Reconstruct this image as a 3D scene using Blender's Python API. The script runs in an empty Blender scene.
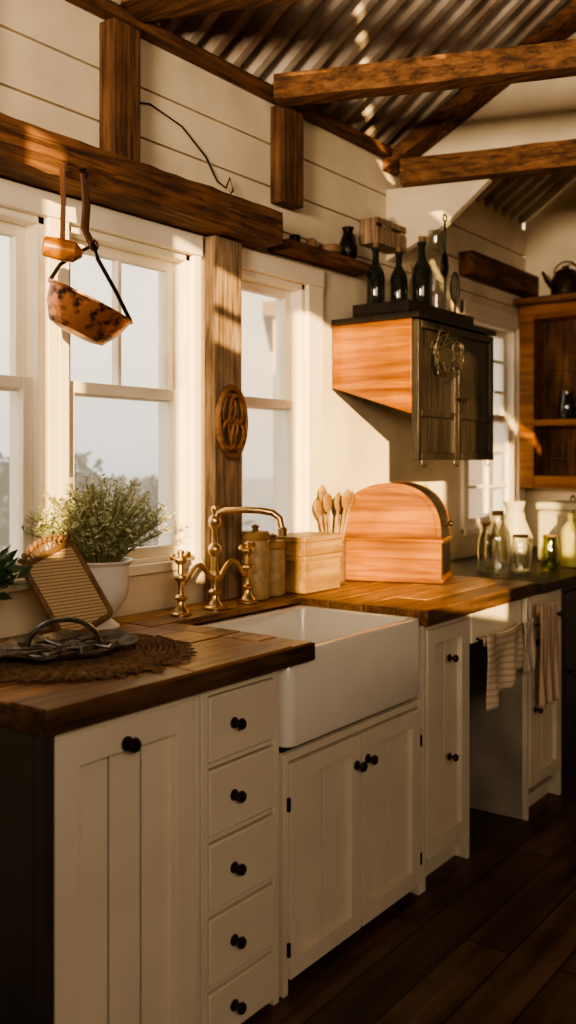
import bpy, math, random
from mathutils import Vector, Matrix
random.seed(7)
D=bpy.data; C=bpy.context; COL=C.scene.collection
try: C.scene.view_settings.look='AgX - Medium High Contrast'
except Exception: pass
# ---------------------------------------------------------------- materials
def newmat(name):
    m=D.materials.new(name); m.use_nodes=True; nt=m.node_tree; nt.nodes.clear()
    o=nt.nodes.new('ShaderNodeOutputMaterial'); b=nt.nodes.new('ShaderNodeBsdfPrincipled')
    nt.links.new(b.outputs[0],o.inputs[0]); return m,nt,b,o
def N(nt,t,**k):
    n=nt.nodes.new(t)
    for a,v in k.items():
        if hasattr(n,a): setattr(n,a,v)
        else: n.inputs[a.replace('_',' ')].default_value=v
    return n
def ramp(nt,stops):
    r=nt.nodes.new('ShaderNodeValToRGB'); e=r.color_ramp.elements
    while len(e)<len(stops): e.new(.5)
    for i,(p,c) in enumerate(stops): e[i].position=p; e[i].color=(*c,1)
    return r
def c4(c): return (c[0],c[1],c[2],1)
def wood(name,dark,light,axis='X',scale=6,rough=.5,bump=.25,planks=None,stretch=.06,spec=.35,blot=.55,crack=0,dist=.6):
    m,nt,b,o=newmat(name); L=nt.links.new
    tc=N(nt,'ShaderNodeTexCoord'); mp=N(nt,'ShaderNodeMapping')
    s=[1,1,1]; s['XYZ'.index(axis)]=stretch; mp.inputs['Scale'].default_value=s
    L(tc.outputs['Object'],mp.inputs[0])
    n=N(nt,'ShaderNodeTexNoise'); n.inputs['Scale'].default_value=scale*6; n.inputs['Detail'].default_value=7; n.inputs['Distortion'].default_value=dist; n.inputs['Roughness'].default_value=.6
    L(mp.outputs[0],n.inputs['Vector'])
    mid=tuple((a+c)/2 for a,c in zip(dark,light))
    r=ramp(nt,[(.34,dark),(.5,mid),(.66,light)]); L(n.outputs[0],r.inputs[0])
    n2=N(nt,'ShaderNodeTexNoise'); n2.inputs['Scale'].default_value=5; n2.inputs['Detail'].default_value=6
    L(tc.outputs['Object'],n2.inputs['Vector'])
    mx=N(nt,'ShaderNodeMix',data_type='RGBA',blend_type='MULTIPLY'); mx.inputs[0].default_value=blot
    r2=ramp(nt,[(.38,(.40,.36,.33)),(.60,(1,1,1))]); L(n2.outputs[0],r2.inputs[0])
    L(r.outputs[0],mx.inputs[6]); L(r2.outputs[0],mx.inputs[7])
    col=mx.outputs[2]; hgt=n.outputs[0]
    if planks:
        br=N(nt,'ShaderNodeTexBrick'); pl,ph,rot=planks
        br.inputs['Scale'].default_value=1; br.inputs['Brick Width'].default_value=pl; br.inputs['Row Height'].default_value=ph
        br.inputs['Mortar Size'].default_value=.004; br.inputs['Color1'].default_value=(1,1,1,1); br.inputs['Color2'].default_value=(.5,.46,.42,1)
        br.inputs['Mortar'].default_value=(.05,.03,.02,1)
        mp2=N(nt,'ShaderNodeMapping'); mp2.inputs['Rotation'].default_value=rot
        L(tc.outputs['Object'],mp2.inputs[0]); L(mp2.outputs[0],br.inputs['Vector'])
        m2=N(nt,'ShaderNodeMix',data_type='RGBA',blend_type='MULTIPLY'); m2.inputs[0].default_value=.9
        L(col,m2.inputs[6]); L(br.outputs['Color'],m2.inputs[7]); col=m2.outputs[2]
    if crack:
        mp3=N(nt,'ShaderNodeMapping'); s3=[12,12,12]; s3['XYZ'.index(axis)]=.35; mp3.inputs['Scale'].default_value=s3
        L(tc.outputs['Object'],mp3.inputs[0])
        n3=N(nt,'ShaderNodeTexNoise'); n3.inputs['Scale'].default_value=2.2; n3.inputs['Detail'].default_value=2; L(mp3.outputs[0],n3.inputs['Vector'])
        r3=ramp(nt,[(.47,(1,1,1)),(.495,(.12,.1,.08)),(.505,(.12,.1,.08)),(.53,(1,1,1))]); L(n3.outputs[0],r3.inputs[0])
        m3=N(nt,'ShaderNodeMix',data_type='RGBA',blend_type='MULTIPLY'); m3.inputs[0].default_value=crack
        L(col,m3.inputs[6]); L(r3.outputs[0],m3.inputs[7]); col=m3.outputs[2]
    L(col,b.inputs['Base Color']); b.inputs['Roughness'].default_value=rough
    b.inputs['Specular IOR Level'].default_value=spec
    bp=N(nt,'ShaderNodeBump'); bp.inputs['Strength'].default_value=bump; bp.inputs['Distance'].default_value=.004
    L(hgt,bp.inputs['Height']); L(bp.outputs[0],b.inputs['Normal'])
    return m
def plain(name,col,rough=.5,metal=0,var=.15,scale=8,bump=.1,bscale=60,spec=.5,coat=0,trans=0,col2=None):
    m,nt,b,o=newmat(name); L=nt.links.new
    tc=N(nt,'ShaderNodeTexCoord'); n=N(nt,'ShaderNodeTexNoise'); n.inputs['Scale'].default_value=scale; n.inputs['Detail'].default_value=5
    L(tc.outputs['Object'],n.inputs['Vector'])
    r=ramp(nt,[(.38 if col2 else .3,col2 or tuple(max(0,x*(1-var)) for x in col)),(.55 if col2 else .7,tuple(min(1,x*(1+var*.5)) for x in col))]); L(n.outputs[0],r.inputs[0])
    L(r.outputs[0],b.inputs['Base Color']); b.inputs['Roughness'].default_value=rough; b.inputs['Metallic'].default_value=metal
    b.inputs['Specular IOR Level'].default_value=spec; b.inputs['Coat Weight'].default_value=coat
    b.inputs['Transmission Weight'].default_value=trans
    if bump:
        n2=N(nt,'ShaderNodeTexNoise'); n2.inputs['Scale'].default_value=bscale; L(tc.outputs['Object'],n2.inputs['Vector'])
        bp=N(nt,'ShaderNodeBump'); bp.inputs['Strength'].default_value=bump; bp.inputs['Distance'].default_value=.003
        L(n2.outputs[0],bp.inputs['Height']); L(bp.outputs[0],b.inputs['Normal'])
    return m
def glassy(name,col,alpha=.75,rough=.05,haze=0):
    m,nt,b,o=newmat(name); nt.nodes.remove(b); L=nt.links.new
    t=N(nt,'ShaderNodeBsdfTransparent'); t.inputs[0].default_value=c4(col)
    g=N(nt,'ShaderNodeBsdfGlossy'); g.inputs['Roughness'].default_value=rough
    fr=N(nt,'ShaderNodeLayerWeight'); fr.inputs[0].default_value=.35
    mt=N(nt,'ShaderNodeMath',operation='MULTIPLY_ADD'); mt.inputs[1].default_value=.6; mt.inputs[2].default_value=1-alpha if alpha<1 else 0
    mt.use_clamp=True
    if haze: mt.inputs[1].default_value=.12
    L(fr.outputs['Facing'],mt.inputs[0])
    mx=N(nt,'ShaderNodeMixShader'); L(mt.outputs[0],mx.inputs[0]); L(t.outputs[0],mx.inputs[1]); L(g.outputs[0],mx.inputs[2]); last=mx
    if haze:
        tl=N(nt,'ShaderNodeBsdfTranslucent'); tl.inputs[0].default_value=(.95,.88,.76,1)
        m3=N(nt,'ShaderNodeMixShader'); m3.inputs[0].default_value=haze; L(mx.outputs[0],m3.inputs[1]); L(tl.outputs[0],m3.inputs[2]); last=m3
    L(last.outputs[0],o.inputs[0])
    return m
def stripes(name,base,line,axis,freq,width,rough=.9,freq2=None):
    m,nt,b,o=newmat(name); L=nt.links.new
    tc=N(nt,'ShaderNodeTexCoord'); sp=N(nt,'ShaderNodeSeparateXYZ'); L(tc.outputs['Object'],sp.inputs[0])
    def st(ax,f,w):
        a=N(nt,'ShaderNodeMath',operation='MULTIPLY'); a.inputs[1].default_value=f; L(sp.outputs['XYZ'.index(ax)],a.inputs[0])
        fr=N(nt,'ShaderNodeMath',operation='FRACT'); L(a.outputs[0],fr.inputs[0])
        g=N(nt,'ShaderNodeMath',operation='LESS_THAN'); g.inputs[1].default_value=w; L(fr.outputs[0],g.inputs[0]); return g.outputs[0]
    f=st(axis,freq,width)
    mx=N(nt,'ShaderNodeMix',data_type='RGBA'); L(f,mx.inputs[0]); mx.inputs[6].default_value=c4(base); mx.inputs[7].default_value=c4(line)
    col=mx.outputs[2]
    if freq2:
        f2=st(freq2[0],freq2[1],freq2[2]); m2=N(nt,'ShaderNodeMix',data_type='RGBA'); L(f2,m2.inputs[0]); L(col,m2.inputs[6]); m2.inputs[7].default_value=c4(line); col=m2.outputs[2]
    L(col,b.inputs['Base Color']); b.inputs['Roughness'].default_value=rough; b.inputs['Specular IOR Level'].default_value=.1
    n2=N(nt,'ShaderNodeTexNoise'); n2.inputs['Scale'].default_value=300; L(tc.outputs['Object'],n2.inputs['Vector'])
    bp=N(nt,'ShaderNodeBump'); bp.inputs['Strength'].default_value=.3; bp.inputs['Distance'].default_value=.002
    L(n2.outputs[0],bp.inputs['Height']); L(bp.outputs[0],b.inputs['Normal'])
    return m
M={}
M['wallpaint']=plain('wall_paint',(.78,.67,.50),.7,var=.18,scale=4,bump=.2,bscale=25,spec=.2)
M['trim']=plain('trim_paint',(.88,.80,.66),.45,var=.06,scale=6,bump=.08,bscale=30)
M['cab']=plain('cabinet_paint',(.68,.61,.50),.45,var=.08,scale=4,bump=.12,bscale=30,spec=.35)
M['cabshade']=plain('shaded_side_paint',(.32,.28,.23),.6,var=.3,scale=5,bump=.15,bscale=30)  # cream cabinet side coloured darker to stand for the shade on it
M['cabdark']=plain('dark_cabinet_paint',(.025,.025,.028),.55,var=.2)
M['gap']=plain('shadow_gap',(.02,.018,.015),.8)
M['beam']=wood('old_beam_wood',(.045,.019,.008),(.24,.105,.043),'X',7,.85,1.0,crack=.6,dist=.15,stretch=.1)
M['beamy']=wood('old_beam_wood_y',(.055,.024,.010),(.28,.13,.054),'Y',7,.85,1.0,crack=.4,dist=.15,stretch=.1)
M['beamz']=wood('old_beam_wood_z',(.04,.018,.008),(.20,.095,.042),'Z',7,.85,1.0,crack=.6,dist=.15,stretch=.1)
M['postz']=wood('post_wood',(.19,.12,.07),(.48,.34,.21),'Z',8,.85,1.0,crack=.5,dist=.2,stretch=.1)
M['top']=wood('worktop_wood',(.14,.060,.020),(.46,.23,.08),'X',7,.42,.7,spec=.45,crack=.4,dist=.3,stretch=.1)
M['top2']=wood('worktop_wood_dark',(.085,.037,.014),(.32,.155,.055),'X',8,.42,.7,spec=.45,crack=.4,dist=.3,stretch=.1)
M['top3']=wood('worktop_wood_light',(.22,.10,.034),(.58,.31,.11),'X',6,.42,.7,spec=.45,crack=.4,dist=.3,stretch=.1)
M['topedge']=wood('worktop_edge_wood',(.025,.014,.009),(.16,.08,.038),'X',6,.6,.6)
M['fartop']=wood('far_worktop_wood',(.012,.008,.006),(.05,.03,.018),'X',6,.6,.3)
M['floor']=wood('floor_wood',(.055,.030,.018),(.19,.105,.062),'X',3,.4,.2,planks=(1.4,.14,(0,0,0)))
M['orange']=wood('honey_pine',(.14,.040,.003),(.42,.165,.014),'Y',4,.34,.2,blot=.45,crack=.3,dist=.4)
M['orangez']=wood('pale_pine',(.26,.145,.048),(.48,.30,.12),'X',4,.5,.2)
M['darkwood']=wood('dark_stained_wood',(.008,.006,.004),(.03,.02,.013),'Z',6,.5,.4)
M['weathered']=wood('weathered_board',(.004,.0035,.003),(.035,.026,.019),'Z',7,.42,1.0,crack=.5,spec=.6)
M['redwood']=wood('carved_wood',(.14,.06,.022),(.42,.21,.085),'X',8,.5,.4)
M['iron']=plain('black_iron',(.02,.018,.016),.35,.7,bump=.2)
M['bronze']=plain('aged_bronze',(.07,.045,.028),.35,.8,var=.5,scale=40,bump=.2)
M['wire']=plain('dull_wire',(.07,.058,.048),.5,.7,bump=.2)
M['brass']=plain('aged_brass',(.76,.55,.30),.30,1,var=.35,scale=24,bump=.08)
M['copper']=plain('aged_copper',(.40,.17,.075),.36,.75,var=.4,scale=34,bump=.5,col2=(.035,.014,.01))
M['pewter']=plain('worn_pewter',(.26,.24,.22),.3,.9,var=.6,scale=30,bump=.5)
M['ceramic']=plain('glazed_ceramic',(.80,.76,.69),.18,var=.03,bump=0,coat=.4)
M['pot']=plain('white_pot_glaze',(.80,.76,.69),.35,var=.06,bump=.05)
M['cream']=plain('tan_stoneware',(.46,.32,.16),.5,var=.35,scale=22,bump=.6,bscale=90)
M['palebox']=plain('pale_enamel',(.52,.48,.36),.35,var=.1,bump=0)
M['leaf']=plain('herb_leaf',(.48,.50,.30),.6,var=.5,scale=20,bump=0,spec=.3)
M['leafdark']=plain('dark_leaf',(.04,.09,.025),.5,var=.5,scale=20,bump=0)
M['stem']=plain('plant_stem',(.22,.22,.09),.7)
M['soil']=plain('soil',(.04,.025,.015),.95,bump=.8)
M['rattan']=stripes('rattan_weave',(.60,.46,.29),(.30,.19,.10),'Z',120,.35,.7)
M['rim']=plain('rattan_rim',(.20,.11,.05),.6,var=.4,scale=60,bump=.5,bscale=150)
M['jute']=plain('jute_braid',(.21,.13,.075),.9,var=.6,scale=90,bump=1,bscale=220,spec=.1)
M['leather']=plain('leather_strap',(.08,.03,.014),.6,bump=.3)
M['towel']=stripes('striped_towel',(.58,.49,.38),(.46,.35,.25),'Z',42,.35,.95)
M['towelred']=stripes('red_striped_towel',(.56,.45,.35),(.40,.24,.15),'X',40,.35,.95)
M['towelgrey']=stripes('grey_striped_towel',(.54,.46,.37),(.40,.32,.25),'X',40,.3,.95)
M['bottle']=plain('dark_bottle_glass',(.015,.018,.012),.08,bump=0,coat=.5)
M['glass']=glassy('clear_jar_glass',(.95,.96,.94),.88)
M['greenglass']=glassy('green_jar_glass',(.70,.74,.26),.85)
M['pane']=glassy('window_pane',(.98,.98,.97),.98,.2,haze=.14)
M['green']=plain('green_glaze',(.50,.47,.15),.3,var=.1,bump=0)
M['peach']=plain('outbuilding_wall',(.72,.48,.27),.9,var=.15,scale=1)
M['hedge']=plain('hedge_leaf',(.10,.115,.075),.9,var=.5,scale=5,bump=0)
M['grass']=plain('grass',(.30,.28,.26),.95,var=.15,scale=.5)
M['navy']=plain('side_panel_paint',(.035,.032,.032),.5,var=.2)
m,nt,b,o=newmat('corrugated_tin'); L=nt.links.new
tc=N(nt,'ShaderNodeTexCoord'); n=N(nt,'ShaderNodeTexNoise'); n.inputs['Scale'].default_value=4; n.inputs['Detail'].default_value=8
L(tc.outputs['Object'],n.inputs['Vector']); r=ramp(nt,[(.38,(.26,.18,.125)),(.5,(.46,.38,.30)),(.62,(.62,.54,.45))]); L(n.outputs[0],r.inputs[0]); L(r.outputs[0],b.inputs['Base Color'])
b.inputs['Metallic'].default_value=.0; b.inputs['Roughness'].default_value=.7
M['tin']=m
# ---------------------------------------------------------------- geometry kit
class G:
    def __init__(s): s.v=[]; s.f=[]; s.m=[]; s.T=Matrix.Identity(4)
    def add(s,vs,fs,mi=0):
        k=len(s.v); s.v+= [s.T@Vector(p) for p in vs]; s.f+=[tuple(i+k for i in f) for f in fs]; s.m+=[mi]*len(fs); return s
    def box(s,x0,x1,y0,y1,z0,z1,mi=0):
        vs=[(x,y,z) for z in (z0,z1) for y in (y0,y1) for x in (x0,x1)]
        return s.add(vs,[(0,2,3,1),(4,5,7,6),(0,1,5,4),(2,6,7,3),(0,4,6,2),(1,3,7,5)],mi)
    def prism(s,poly,a,b,axis,mi=0):
        def P(p,c):
            return {'x':(c,p[0],p[1]),'y':(p[0],c,p[1]),'z':(p[0],p[1],c)}[axis]
        n=len(poly); vs=[P(p,a) for p in poly]+[P(p,b) for p in poly]
        fs=[tuple(range(n)),tuple(range(2*n-1,n-1,-1))]+[(i,(i+n),(i+1)%n+n,(i+1)%n) for i in range(n)]
        return s.add(vs,fs,mi)
    def lathe(s,prof,c=(0,0,0),seg=28,mi=0,M4=None,cap=True):
        Mx=Matrix.Translation(c)@(M4 or Matrix.Identity(4)); vs=[]; fs=[]
        for (r,z) in prof:
            for i in range(seg):
                a=2*math.pi*i/seg; vs.append(Mx@Vector((r*math.cos(a),r*math.sin(a),z)))
        for j in range(len(prof)-1):
            for i in range(seg):
                k=(i+1)%seg; fs.append((j*seg+i,j*seg+k,(j+1)*seg+k,(j+1)*seg+i))
        if cap:
            if prof[0][0]>1e-6: fs.append(tuple(range(seg-1,-1,-1)))
            if prof[-1][0]>1e-6: fs.append(tuple(range((len(prof)-1)*seg,len(prof)*seg)))
        return s.add(vs,fs,mi)
    def tube(s,pts,r=.01,seg=8,mi=0,closed=False,flat=1):
        P=[Vector(p) for p in pts]; n=len(P); R=r if isinstance(r,(list,tuple)) else [r]*n
        vs=[];fs=[]; up=None
        for i in range(n):
            if closed: t=P[(i+1)%n]-P[i-1]
            else: t=P[min(i+1,n-1)]-P[max(i-1,0)]
            t.normalize()
            if up is None:
                up=Vector((0,0,1)) if abs(t.z)<.9 else Vector((1,0,0))
            up=(up-t*up.dot(t)); up.normalize(); sd=t.cross(up)
            for k in range(seg):
                a=2*math.pi*k/seg; vs.append(P[i]+up*(R[i]*math.cos(a))+sd*(R[i]*flat*math.sin(a)))
        for i in range(n if closed else n-1):
            j=(i+1)%n
            for k in range(seg):
                l=(k+1)%seg; fs.append((i*seg+k,i*seg+l,j*seg+l,j*seg+k))
        if not closed: fs+= [tuple(range(seg-1,-1,-1)),tuple(range((n-1)*seg,n*seg))]
        return s.add(vs,fs,mi)
WO={}
def obj(name,g,mats,parent=None,origin=None,bevel=0,label=None,category=None,kind=None,group=None,subsurf=0,solid=0,smooth=True):
    if not isinstance(mats,(list,tuple)): mats=[mats]
    vs=g.v
    lo=[min(v[i] for v in vs) for i in range(3)]; hi=[max(v[i] for v in vs) for i in range(3)]
    if origin is None:
        origin=Vector(((lo[0]+hi[0])/2,(lo[1]+hi[1])/2,lo[2] if parent is None else (lo[2]+hi[2])/2))
    origin=Vector(origin)
    me=D.meshes.new(name); me.from_pydata([v-origin for v in vs],[],g.f)
    for mm in mats: me.materials.append(M[mm])
    for p,mi in zip(me.polygons,g.m): p.material_index=mi; p.use_smooth=smooth
    me.validate(); me.update()
    import bmesh as bm_
    bm=bm_.new(); bm.from_mesh(me); bm_.ops.recalc_face_normals(bm,faces=bm.faces); bm.to_mesh(me); bm.free()
    if smooth: me.set_sharp_from_angle(angle=math.radians(35))
    ob=D.objects.new(name,me); COL.objects.link(ob); WO[ob.name]=origin
    if parent: ob.parent=parent; ob.location=origin-WO[parent.name]
    else: ob.location=origin
    if solid:
        md=ob.modifiers.new('s','SOLIDIFY'); md.thickness=solid
    if bevel:
        md=ob.modifiers.new('b','BEVEL'); md.width=bevel; md.segments=2; md.limit_method='ANGLE'; md.angle_limit=math.radians(40)
    if subsurf:
        md=ob.modifiers.new('u','SUBSURF'); md.levels=subsurf; md.render_levels=subsurf
    tag(ob,label,category,kind,group); return ob
def tag(ob,label=None,category=None,kind=None,group=None):
    if label: ob['label']=label
    if category: ob['category']=category
    if kind: ob['kind']=kind
    if group: ob['group']=group
def thing(name,loc,label,category,group=None):
    e=D.objects.new(name,None); e.empty_display_size=.05; COL.objects.link(e); e.location=loc; WO[e.name]=Vector(loc); tag(e,label,category,None,group); return e
def copy_thing(src,loc=None,rotz=0,label=None):
    def cp(o,par):
        c=o.copy(); COL.objects.link(c)
        if par: c.parent=par
        for ch in list(o.children): cp(ch,c)
        return c
    c=cp(src,None)
    if loc is not None: c.location=loc
    c.rotation_euler[2]+=rotz
    if label: c['label']=label
    return c
def arc(c,r,a0,a1,n,plane='xz'):
    out=[]
    for i in range(n+1):
        a=math.radians(a0+(a1-a0)*i/n); p,q=r*math.cos(a),r*math.sin(a)
        out.append({'xz':(c[0]+p,c[1],c[2]+q),'yz':(c[0],c[1]+p,c[2]+q),'xy':(c[0]+p,c[1]+q,c[2])}[plane])
    return out
# ---------------------------------------------------------------- ROOM
W=2.19; EZ=2.745; X0=-1.6; X1=5.3; YB=-3.4; RY=-.6; PT=math.tan(math.radians(35))
obj('floor',G().box(X0-.1,X1+.1,YB-.1,W+.14,-.05,0),'floor',kind='structure')
openings=[(1.24,1.785,1.07,2.10),(1.862,2.406,1.07,2.10),(2.66,3.08,1.07,2.10),(4.52,5.17,1.05,2.16)]
g=G(); x=X0
ys=(W,W+.14)
for (a,bx,z0,z1) in openings:
    g.box(x,a,*ys,0,2.28); g.box(a,bx,*ys,0,z0); g.box(a,bx,*ys,z1,2.28); x=bx
g.box(x,X1,*ys,0,2.28)
zz=2.28
for h in (.155,.16,.16):
    g.box(X0,X1,W-.006,W+.14,zz+.004,zz+h-.004); g.box(X0,X1,W+.012,W+.12,zz-.004,zz+.004); zz+=h
g.box(X0,X1,W+.012,W+.14,zz-.004,EZ+.12)
obj('wall_left',g,'wallpaint',kind='structure')
def gable(x0,x1,name,holes=()):
    top=lambda y: EZ+.06+min(W-y,y-YB)*PT
    bks=sorted({YB,RY,W}|{h[0] for h in holes}|{h[1] for h in holes}); g=G()
    for a,b in zip(bks[:-1],bks[1:]):
        mid=(a+b)/2; hs=sorted([(h[2],h[3]) for h in holes if h[0]<=mid<=h[1]]); z=0
        for (h0,h1) in hs:
            g.prism([(a,z),(b,z),(b,h0),(a,h0)],x0,x1,'x'); z=h1
        g.prism([(a,z),(b,z),(b,top(b)),(a,top(a))],x0,x1,'x')
    obj(name,g,'wallpaint',kind='structure')
gable(X1,X1+.12,'wall_far')
gable(X0-.04,X0,'wall_back',[(-3.22,-2.84,2.15,2.85),(-2.55,-1.50,1.80,2.93),(-1.27,-1.12,2.62,2.72),(-1.27,-1.12,2.75,2.88),(-1.10,-.96,1.80,2.93),(-.66,-.53,1.80,2.93),(-2.0,-1.45,3.56,3.68)])  # unseen openings invented and sized to throw sun patches into the kitchen
obj('wall_right',G().box(X0,X1,YB-.12,YB,0,EZ+.1),'wallpaint',kind='structure')
g=G(); n=int((X1-X0)/.0115); vs=[];fs=[]
for i in range(n+1):
    xx=X0+(X1-X0)*i/n; ph=(xx/.115)%1
    dz=.026*min(1,max(-1,1.8*math.sin(2*math.pi*ph)))+.004*math.sin(xx*7)
    for (yy,zb) in ((W+.1,EZ+.07-.1*PT),(RY,EZ+.07+(W-RY)*PT),(YB-.1,EZ+.07-.1*PT)):
        vs.append((xx,yy,zb+dz))
for i in range(n):
    for k in (0,1): fs.append((i*3+k,i*3+k+1,(i+1)*3+k+1,(i+1)*3+k))
g.add(vs,fs); obj('ceiling',g,'tin',kind='structure')
def slopebox(name,x,w,h,label,par=None,skew=0,ylo=RY):
    g=G(); L_=W-ylo
    x2=x+skew*L_
    z2=EZ-.05+L_*PT; Z=EZ-.05
    vs=[(x-w/2,W-.01,Z),(x+w/2,W-.01,Z),(x+w/2,W-.01,Z+h),(x-w/2,W-.01,Z+h),(x2-w/2,ylo,z2),(x2+w/2,ylo,z2),(x2+w/2,ylo,z2+h),(x2-w/2,ylo,z2+h)]
    g.add(vs,[(0,1,2,3),(7,6,5,4),(0,4,5,1),(1,5,6,2),(2,6,7,3),(3,7,4,0)])
    return obj(name,g,'beamy',label=label,category='roof beam',bevel=.006)
obj('wall_plate',G().box(X0,3.66,W-.06,W-.008,EZ+.005,EZ+.045),'beam',label='dark timber wall plate under the corrugated roof',category='beam',bevel=.004)
def rough_beam(g,p0,p1,w,h,seed,n=26,amp=.005):
    rnd=random.Random(seed); p0=Vector(p0); p1=Vector(p1); t=(p1-p0).normalized(); s_=Vector((-t.y,t.x,0)).normalized()
    vs=[];fs=[]; K=8
    base=[(-1,-1),(0,-1),(1,-1),(1,0),(1,1),(0,1),(-1,1),(-1,0)]
    for i in range(n+1):
        c=p0.lerp(p1,i/n)
        for (a,b) in base:
            q=c+s_*(a*w/2*(1 if abs(a)+abs(b)<2 else .96)+rnd.uniform(-amp,amp))+Vector((0,0,b*h/2*(1 if abs(a)+abs(b)<2 else .96)+rnd.uniform(-amp,amp)))
            vs.append(q)
    for i in range(n):
        for k in range(K): l=(k+1)%K; fs.append((i*K+k,i*K+l,(i+1)*K+l,(i+1)*K+k))
    fs+=[tuple(range(K-1,-1,-1)),tuple(range(n*K,n*K+K))]
    g.add(vs,fs)
def tie(x,z0,z1,skew,w=.11,lab='',seed=1):
    g=G(); y1=W-.08; y0=-1.6; rough_beam(g,(x,y1,(z0+z1)/2),(x+skew*(y1-y0),y0,(z0+z1)/2),w,z1-z0,seed,34,.0022)
    ob=obj('tie_beam',g,'beamy',label=lab,category='ceiling beam',group='ceiling tie beams')
    return ob
tie(2.05,2.765,2.89,.38,.14,'thick rough dark timber tie beam under the tin roof',1)
tie(2.79,2.715,2.81,.38,.09,'rough timber tie beam lit orange under the tin roof',2)
tie(3.72,2.625,2.738,.28,.10,'thick dark timber tie beam below the white gable infill',3)
slopebox('rafter',3.72,.12,.07,'dark timber rafter rising to the ridge',skew=.28,ylo=.2)
g=G(); a=.28
def SP(y,z,o): return (3.78+a*(W-y)+o,y,z)
P=[(W-.1,2.74),(-.0,2.74),(-.0,EZ+.02+(W)*PT-.02),(W-.1,EZ+.07)]
vs=[SP(y,z,-.0) for y,z in P]+[SP(y,z,.04) for y,z in P]
g.add(vs,[(0,1,2,3),(7,6,5,4),(0,4,5,1),(1,5,6,2),(2,6,7,3),(3,7,4,0)])
obj('wall_gable',g,'wallpaint',kind='structure')
g=G(); P=[(W-.005,2.622),(1.74,2.622),(1.93,2.44),(W-.005,2.30)]
def SQ(y,z,o): return (3.72+a*(W-y)+o,y,z)
vs=[SQ(y,z,-.02) for y,z in P]+[SQ(y,z,.02) for y,z in P]
g.add(vs,[(0,1,2,3),(7,6,5,4),(0,4,5,1),(1,5,6,2),(2,6,7,3),(3,7,4,0)])
obj('trim_1',g,'wallpaint',kind='structure',bevel=.003)
obj('timber_post',G().box(1.985,2.10,W-.075,W-.009,2.293,EZ-.01),'beamz',label='short dark timber post above the wall beam',category='wooden post',bevel=.006)
obj('timber_post',G().box(2.84,2.97,W-.075,W-.009,2.37,EZ-.01),'beamz',label='short weathered timber block under the wall plate',category='wooden post',bevel=.006)
obj('timber_post',G().box(1.36,1.50,W-.075,W-.009,2.293,EZ-.01),'beamz',label='short dark timber post above the wall beam',category='wooden post',bevel=.006)
obj('timber_post',G().box(2.455,2.60,2.12,2.168,.921,2.17),'postz',label='tall weathered grey brown timber post between the windows',category='wooden post',bevel=.004)
g=G(); rough_beam(g,(-.6,2.105,2.2325),(2.726,2.105,2.2325),.146,.119,11,60,.0028)
obj('wall_beam',g,'beam',label='long dark reddish timber beam shelf above the windows',category='beam')
obj('wall_shelf',G().box(2.83,3.43,2.08,W-.008,2.185,2.225),'beam',label='small dark wooden shelf board on the wall',category='shelf',bevel=.004)
obj('wall_header',G().box(4.42,5.29,2.10,W-.008,2.35,2.47),'beam',label='dark timber header beam above the far window',category='beam',bevel=.006)
def window(i,a,b,z0,z1,lc,rc,grid=False):
    g=G(); yf=W-.02
    g.box(a-lc,a,yf,W,z0-.02,z1+.07); g.box(b,b+rc,yf,W,z0-.02,z1+.07); g.box(a-lc,b+rc,yf-.005,W,z1,z1+.07)
    g.box(a-lc,b+rc,yf-.008,W+.06,z0-.03,z0)
    f=.022; g.box(a,a+f,W,W+.13,z0,z1); g.box(b-f,b,W,W+.13,z0,z1); g.box(a,b,W,W+.13,z1-f,z1); g.box(a,b,W,W+.13,z0,z0+f*.7)
    zm=(z0+z1)/2+.035 
    def sash(y0,y1,s0,s1,rows,cols):
        st=.034; A=a+f;B=b-f
        g.box(A,A+st,y0,y1,s0,s1); g.box(B-st,B,y0,y1,s0,s1); g.box(A+st,B-st,y0,y1,s0,s0+st); g.box(A+st,B-st,y0,y1,s1-st,s1)
        for c in range(1,cols):
            xc=A+st+(B-A-2*st)*c/cols; g.box(xc-.008,xc+.008,y0,y1,s0+st,s1-st)
        for r_ in range(1,rows):
            zc=s0+(s1-s0)*r_/rows; g.box(A+st,B-st,y0+.004,y1-.004,zc-.008,zc+.008)
        ym=(y0+y1)/2; g.box(A+st-.003,B-st+.003,ym-.002,ym+.002,s0+st-.003,s1-st+.003,1)
    if grid: sash(W+.05,W+.08,zm-.02,z1-f,3,2); sash(W+.02,W+.05,z0+f*.7,zm+.02,3,2)
    else: sash(W+.055,W+.085,zm-.02,z1-f,1,1 if i==3 else 2); sash(W+.022,W+.053,z0+f*.7,zm+.02,1,1)
    obj('window_%d'%i,g,['trim','pane'],kind='structure',bevel=.002)
window(1,*openings[0],.06,.0385)
window(2,*openings[1],.038,.038)
window(3,*openings[2],.04,.10)
window(4,*openings[3],.06,.09,True)
T=thing('wall_hutch',(X1-.1,1.7,1.25),'dark rustic timber framed wall hutch with plank back','shelf')
y0,y1,z0,z1=1.30,2.10,1.25,2.283; xf=X1-.16
for nm,(a,b,c,d) in (('stile',(y0-.07,y0+.03,z0,z1)),('stile',(y1-.03,y1+.06,z0,z1)),('rail',(y0+.03,y1-.03,z1-.08,z1)),('rail',(y0+.03,y1-.03,z0,z0+.07)),('shelf_board',(y0+.03,y1-.03,1.60,1.635)),('stile',(1.68,1.72,1.635,z1-.08))):
    obj(nm,G().box(xf,X1-.012,a,b,c,d),'orange',parent=T,bevel=.004)  # orange wood colour stands in for sunlit patches on the frame
g=G()
for k in range(9): g.box(X1-.011,X1-.003,y0+.03,y1-.03,z0+.07+k*.1,z0+.07+k*.1+.0985)
obj('back_board',g,'beamz',parent=T,bevel=.002)
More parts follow.
